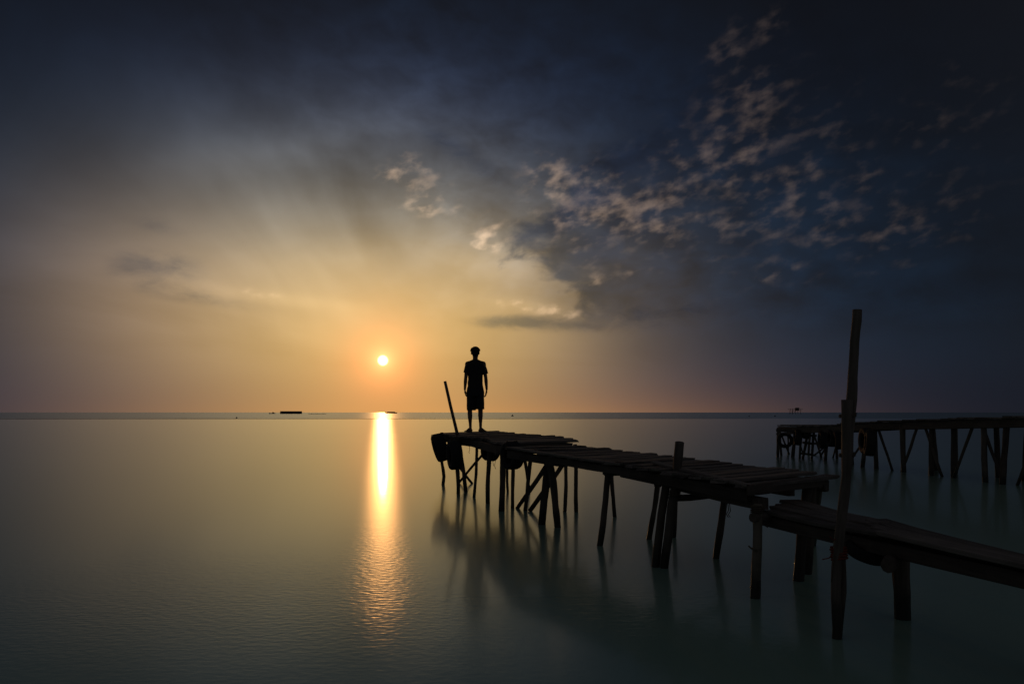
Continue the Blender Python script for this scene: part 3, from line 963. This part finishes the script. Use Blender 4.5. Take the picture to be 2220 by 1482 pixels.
# ------------------------------------------------------------------ second pier, right
def far_pier():
    L0 = deckpt(1686, 920, .40)
    dirv = (deckpt(1889, 912, .235 + .145) - L0)
    L0 = at(1686, 920.5, 23.2)
    A1 = at(1889, 913, 18.6)
    step = (A1 - L0)
    n = Vector((-step.y, step.x, 0)).normalized()
    if n.y < 0: n = -n
    n = Vector((.97, .24, 0)).normalized()
    root = thing('pier', (L0.x, L0.y, 0), 'distant dark pier on thin stilts at the right, hung with tyres', 'pier')
    Tend = 2.05
    Ln = step.length * Tend
    u_ = step.normalized()
    N = int(Ln / .24)
    for i in range(N):
        t = (i + .5) / N * Tend
        a = L0 + step * t
        hump = -.055 * math.sin(min(1, t / .9) * math.pi) if t < .9 else 0
        a = a + Vector((0, 0, hump + random.uniform(-.015, .015))) - n * random.uniform(0, .1)
        plank('plank', a, a + n * random.uniform(1.2, 1.4), .22, .035, M['plank'], root, segs=2)
    for off in (.05, 1.05):
        for k in range(4):
            t0, t1 = k / 4 * Tend, (k + 1) / 4 * Tend
            h0 = -.055 * math.sin(min(1, t0 / .9) * math.pi) if t0 < .9 else 0
            h1 = -.055 * math.sin(min(1, t1 / .9) * math.pi) if t1 < .9 else 0
            plank('stringer', L0 + step * t0 + n * off + Vector((0, 0, -.055 + h0)), L0 + step * t1 + n * off + Vector((0, 0, -.055 + h1)), .08, .16, M['beam'], root)
    # outline pairs: (top px, foot px); piles stand where the water row says
    def pl(tx, ty, fx, fy, r=.045):
        f = onwater(fx, fy); tp = at(tx, ty, f.y)
        if tx > 1860: tp.z = 1.0
        log('pile', [tp, tp.lerp(f, .5), f, f + (f - tp).normalized() * .4], r, r, M['pile'], root, n=8, segs=7)
    pl(1687, 926, 1685.5, 990); pl(1689, 926, 1694, 987, .04); pl(1724, 928, 1719, 990, .055)
    pl(1796, 930, 1789, 998, .05); pl(1827, 930, 1829, 1000, .06)
    pl(1877, 930, 1870, 1012, .055)
    pl(1707, 928, 1709, 984, .03); pl(1759, 928, 1752, 984, .04); pl(1812, 930, 1815, 994, .04); pl(1845, 930, 1847, 1006, .045); pl(1738, 928, 1734, 994, .035)
    for k, t in enumerate((1.02, 1.2, 1.38, 1.56, 1.74, 1.92)):
        for off in (.12, 1.1):
            q = L0 + step * t + n * off + Vector((random.uniform(-.1, .1), random.uniform(-.25, .25), -.08))
            lean = Vector((random.uniform(-.12, .12), random.uniform(-.15, .15), 0))
            log('pile', [q, Vector((q.x, q.y, -.5)) + lean], .055, .06, M['pile'], root, n=8, segs=7)
        q = L0 + step * t + n * .12; q2 = L0 + step * (t + .13) + n * .12
        if k % 2 == 0: log('brace', [q + Vector((0, 0, -.15)), Vector((q2.x, q2.y, -.1))], .032, .03, M['pile'], root, n=8, segs=5)
        else: log('brace', [q2 + Vector((0, 0, -.15)), Vector((q.x, q.y, -.1))], .032, .03, M['pile'], root, n=8, segs=5)
    def brc(ax_, ay, bx, by, r=.03):
        b = onwater(bx, by); log('brace', [at(ax_, ay, b.y), b], r, r, M['pile'], root, n=8, segs=5)
    brc(1691, 935, 1711, 984); brc(1766, 945, 1781, 992); brc(1795, 962, 1765, 986); brc(1800, 950, 1778, 990); brc(1868, 962, 1838, 1010, .03); brc(1728, 940, 1742, 986, .025); brc(1822, 940, 1806, 992, .028)
    # low rail under the deck between the first piles
    plank('rail', at(1684, 929, 23.0), at(1760, 932, 21.6), .05, .09, M['beam'], root)
    plank('rail', at(1684, 938, 23.0), at(1722, 936, 22.2), .05, .06, M['beam'], root)
    # ladder, leaning on the deck
    lad = thing('ladder', onwater(1746, 992), 'small wooden ladder leaning on the distant pier between two tyres', 'ladder')
    d0 = EYE * F / (994 - HY)
    r1 = [at(1751, 930, d0), at(1741, 995, d0)]; r2 = [at(1765, 930, d0), at(1759, 998, d0)]
    for a, b in (r1, r2): log('rail', [a, b, b + (b - a) * .15], .042, .042, M['pile'], lad, n=8, segs=5)
    for t in (.20, .45, .82):
        p, q = r1[0].lerp(r1[1], t), r2[0].lerp(r2[1], t)
        e = (q - p).normalized() * .09
        log('rung', [p - e, q + e], .034, .034, M['pile'], lad, n=8, segs=3)
    FG = 'tyres hung along the distant pier'
    for (px, py, d, Rr, W, axv, lb) in (
            (1702, 954, 22.6, .245, .10, Vector((-.30, -1, .05)), 'ring-like tyre seen face on at the left end of the distant pier'),
            (1730, 948, 22.0, .235, .19, Vector((-1, .25, .1)), 'tyre just left of the ladder on the distant pier'),
            (1748, 938, 21.9, .18, .17, Vector((-.9, .15, .1)), 'tyre hanging above the ladder rungs on the distant pier'),
            (1784, 953, 20.8, .25, .2, Vector((-1, .2, 0)), 'tyre right of the ladder, left of the paired tyres on the distant pier'),
            (1803, 950, 20.4, .235, .2, Vector((-.95, .05, .1)), 'tyre between two others mid-way along the distant pier'),
            (1818, 954, 20.0, .25, .2, Vector((-1, .3, -.1)), 'tyre just left of the tall pole on the distant pier'),
            (1878, 955, 18.6, .33, .22, Vector((-.95, .15, 0)), 'big tyre just right of the tall pole on the distant pier'),
            (1886, 962, 18.2, .30, .22, Vector((-1, .35, .1)), 'lower big tyre at the right end of the distant pier')):
        tyre(at(px, py, d), axv, Rr, W, lb, FG, 1.0, at(px, 930, d))


far_pier()


# ------------------------------------------------------------------ things out at sea
def hull_mesh(L, W, H, rake, sheer=0.0, n=9):
    bm = bmesh.new(); rows = []
    for i in range(n):
        t = i / (n - 1); x = -L / 2 + L * t
        e = abs(2 * t - 1)
        f = max(0.06, 1 - max(0, (e - .72) / .28) ** 2 * (1 - 0.35 / max(.4, rake * 2 + .4)))
        top = H * (1 + sheer * e ** 2); w = W / 2 * f
        bx = x * (1 - rake * .12)
        rows.append([bm.verts.new(v) for v in ((bx, -w * .8, -.4), (x, -w, top), (x, -w * .9, top), (x, -w * .9, top * .8), (x, w * .9, top * .8), (x, w * .9, top), (x, w, top), (bx, w * .8, -.4))])
    for A, B in zip(rows, rows[1:]):
        for k in range(8): bm.faces.new((A[k], A[(k + 1) % 8], B[(k + 1) % 8], B[k]))
    bm.faces.new(rows[0]); bm.faces.new(list(reversed(rows[-1])))
    bmesh.ops.recalc_face_normals(bm, faces=bm.faces)
    return bm_mesh(bm, 'hull', False)


def box_mesh(sx, sy, sz, bev=.05):
    bm = bmesh.new(); bmesh.ops.create_cube(bm, size=1, matrix=Matrix.Translation((0, 0, sz / 2)) @ Matrix.Diagonal((sx, sy, sz, 1)))
    bmesh.ops.bevel(bm, geom=bm.edges[:], offset=bev, segments=1, affect='EDGES')
    return bm_mesh(bm, 'box', False)


def barge(px, d, L, H, label, taper):
    c = Vector(((px - 1110) / F * d, d, 0))
    root = thing('barge', c, label, 'barge')
    T = Matrix.Translation(c)
    link('hull', hull_mesh(L, L * .25, H * .62, .6 if taper else .15), M['hull'], root, T)
    link('cargo_coaming', box_mesh(L * (.62 if taper else .965), L * .19, H * .5), M['hull'], root, T @ Matrix.Translation((0, 0, H * .50)))
    for s in (-1, 1):
        link('bollard', box_mesh(.3, .3, .45), M['hull'], root, T @ Matrix.Translation((s * L * .488, 0, H * .5)))


barge(631, 700, 20.3, 2.6, 'long low dark barge lying on the horizon left of the sun', False)
barge(848, 1000, 16.5, 2.3, 'short low barge on the horizon directly under the sun', True)


def fishing_boat():
    d = 760
    c = Vector(((590 - 1110) / F * d, d, 0)); T = Matrix.Translation(c)
    root = thing('fishing_boat', c, 'tiny fishing boat with a small cabin on the horizon, left of the long barge', 'boat')
    link('hull', hull_mesh(6.6, 1.9, .62, 1.0, .5, 13), M['hull'], root, T)
    link('cabin', box_mesh(1.5, 1.3, 1.0, .12), M['hull'], root, T @ Matrix.Translation((.9, 0, .5)))
    link('cabin_roof', box_mesh(1.8, 1.5, .12, .03), M['hull'], root, T @ Matrix.Translation((.9, 0, 1.5)))
    strand('mast', [c + Vector((.5, 0, .5)), c + Vector((.55, 0, 2.6))], .05, M['pile'], root)


fishing_boat()


def raft():
    d = 640
    c = Vector(((688 - 1110) / F * d, d, 0))
    root = thing('raft', c, 'faint low bamboo raft right of the long barge on the horizon', 'raft')
    for k in range(9):
        yy = -1.4 + k * .35
        log('pole', [c + Vector((-7 + random.uniform(-.6, .6), yy, .12)), c + Vector((7 + random.uniform(-.6, .6), yy, .14))], .16, .14, M['bamboo'], root, n=6, segs=4)
    for x in (-5, 0, 5):
        log('cross_pole', [c + Vector((x, -1.7, .36)), c + Vector((x, 1.7, .36))], .10, .10, M['bamboo'], root, n=6, segs=2)


raft()


def platform():
    """fishing platform on stilts far out"""
    d = 620
    c = Vector(((1724 - 1110) / F * d, d, 0))
    root = thing('fishing_platform', c, 'spindly fishing platform on stilts standing on the right horizon', 'platform')
    for sx in (-3.6, -1.2, 1.2, 3.6):
        for sy in (-3, 3):
            log('leg', [c + Vector((sx * .85, sy * .85, 4.6)), c + Vector((sx, sy, -.5))], .16, .16, M['pile'], root, n=6, segs=2)
    plank('deck', c + Vector((-4.6, 0, 3.1)), c + Vector((4.6, 0, 3.1)), 6.8, .22, M['beam'], root, segs=2)
    for s in (-3, 3):
        log('beam', [c + Vector((-5.2, s, 4.3)), c + Vector((5.6, s, 4.3))], .12, .1, M['pile'], root, n=6, segs=2)
        log('brace', [c + Vector((-3.4, s, .4)), c + Vector((0, s, 3))], .10, .10, M['pile'], root, n=6, segs=2)
    h = link('hut', box_mesh(2.4, 2.6, 1.5, .06), M['beam'], root, Matrix.Translation(c + Vector((1.6, 0, 3.1))))
    bm = bmesh.new()
    vs = [bm.verts.new(v) for v in ((-1.5, -1.6, 0), (1.5, -1.6, 0), (1.5, 1.6, 0), (-1.5, 1.6, 0), (-1.4, 0, .8), (1.4, 0, .8))]
    for f in ((0, 1, 5, 4), (2, 3, 4, 5), (0, 4, 3), (1, 2, 5), (3, 2, 1, 0)): bm.faces.new([vs[k] for k in f])
    link('hut_roof', bm_mesh(bm, 'hut_roof', False), M['pile'], root, Matrix.Translation(c + Vector((1.6, 0, 4.61))))


platform()


def buoy(px, py, r, label):
    c = onwater(px, py)
    root = thing('buoy', c, label, 'buoy', 'small buoys afloat near the horizon')
    bm = bmesh.new(); prof = [(.02, -.5), (.6, -.45), (1, -.1), (1, .3), (.62, .85), (.22, 1.2), (.18, 1.7), (.02, 1.72)]
    n = 12; rr = []
    for (a, z) in prof: rr.append([bm.verts.new((a * r * math.cos(2 * math.pi * k / n), a * r * math.sin(2 * math.pi * k / n), z * r)) for k in range(n)])
    for A, B in zip(rr, rr[1:]):
        for k in range(n): bm.faces.new((A[k], A[(k + 1) % n], B[(k + 1) % n], B[k]))
    bm.faces.new(list(reversed(rr[0]))); bm.faces.new(rr[-1])
    link('float', bm_mesh(bm, 'float'), M['buoy'], root, Matrix.Translation(c))
    coil('collar', c + Vector((0, 0, r * .12)), (0, 0, 1), r * 1.03, 1.05, r * .10, M['rope'], root)


buoy(513, 906.0, .22, 'tiny dark buoy far left beyond the sand bar')
buoy(1111, 902.0, .42, 'tiny dark buoy on the water straight right of the standing man')
buoy(1624, 902.5, .24, 'faint dark buoy near the horizon between the grey deck post and the distant pier')
buoy(1680, 902.5, .28, 'faint dark buoy just left of the stilted fishing platform on the horizon')
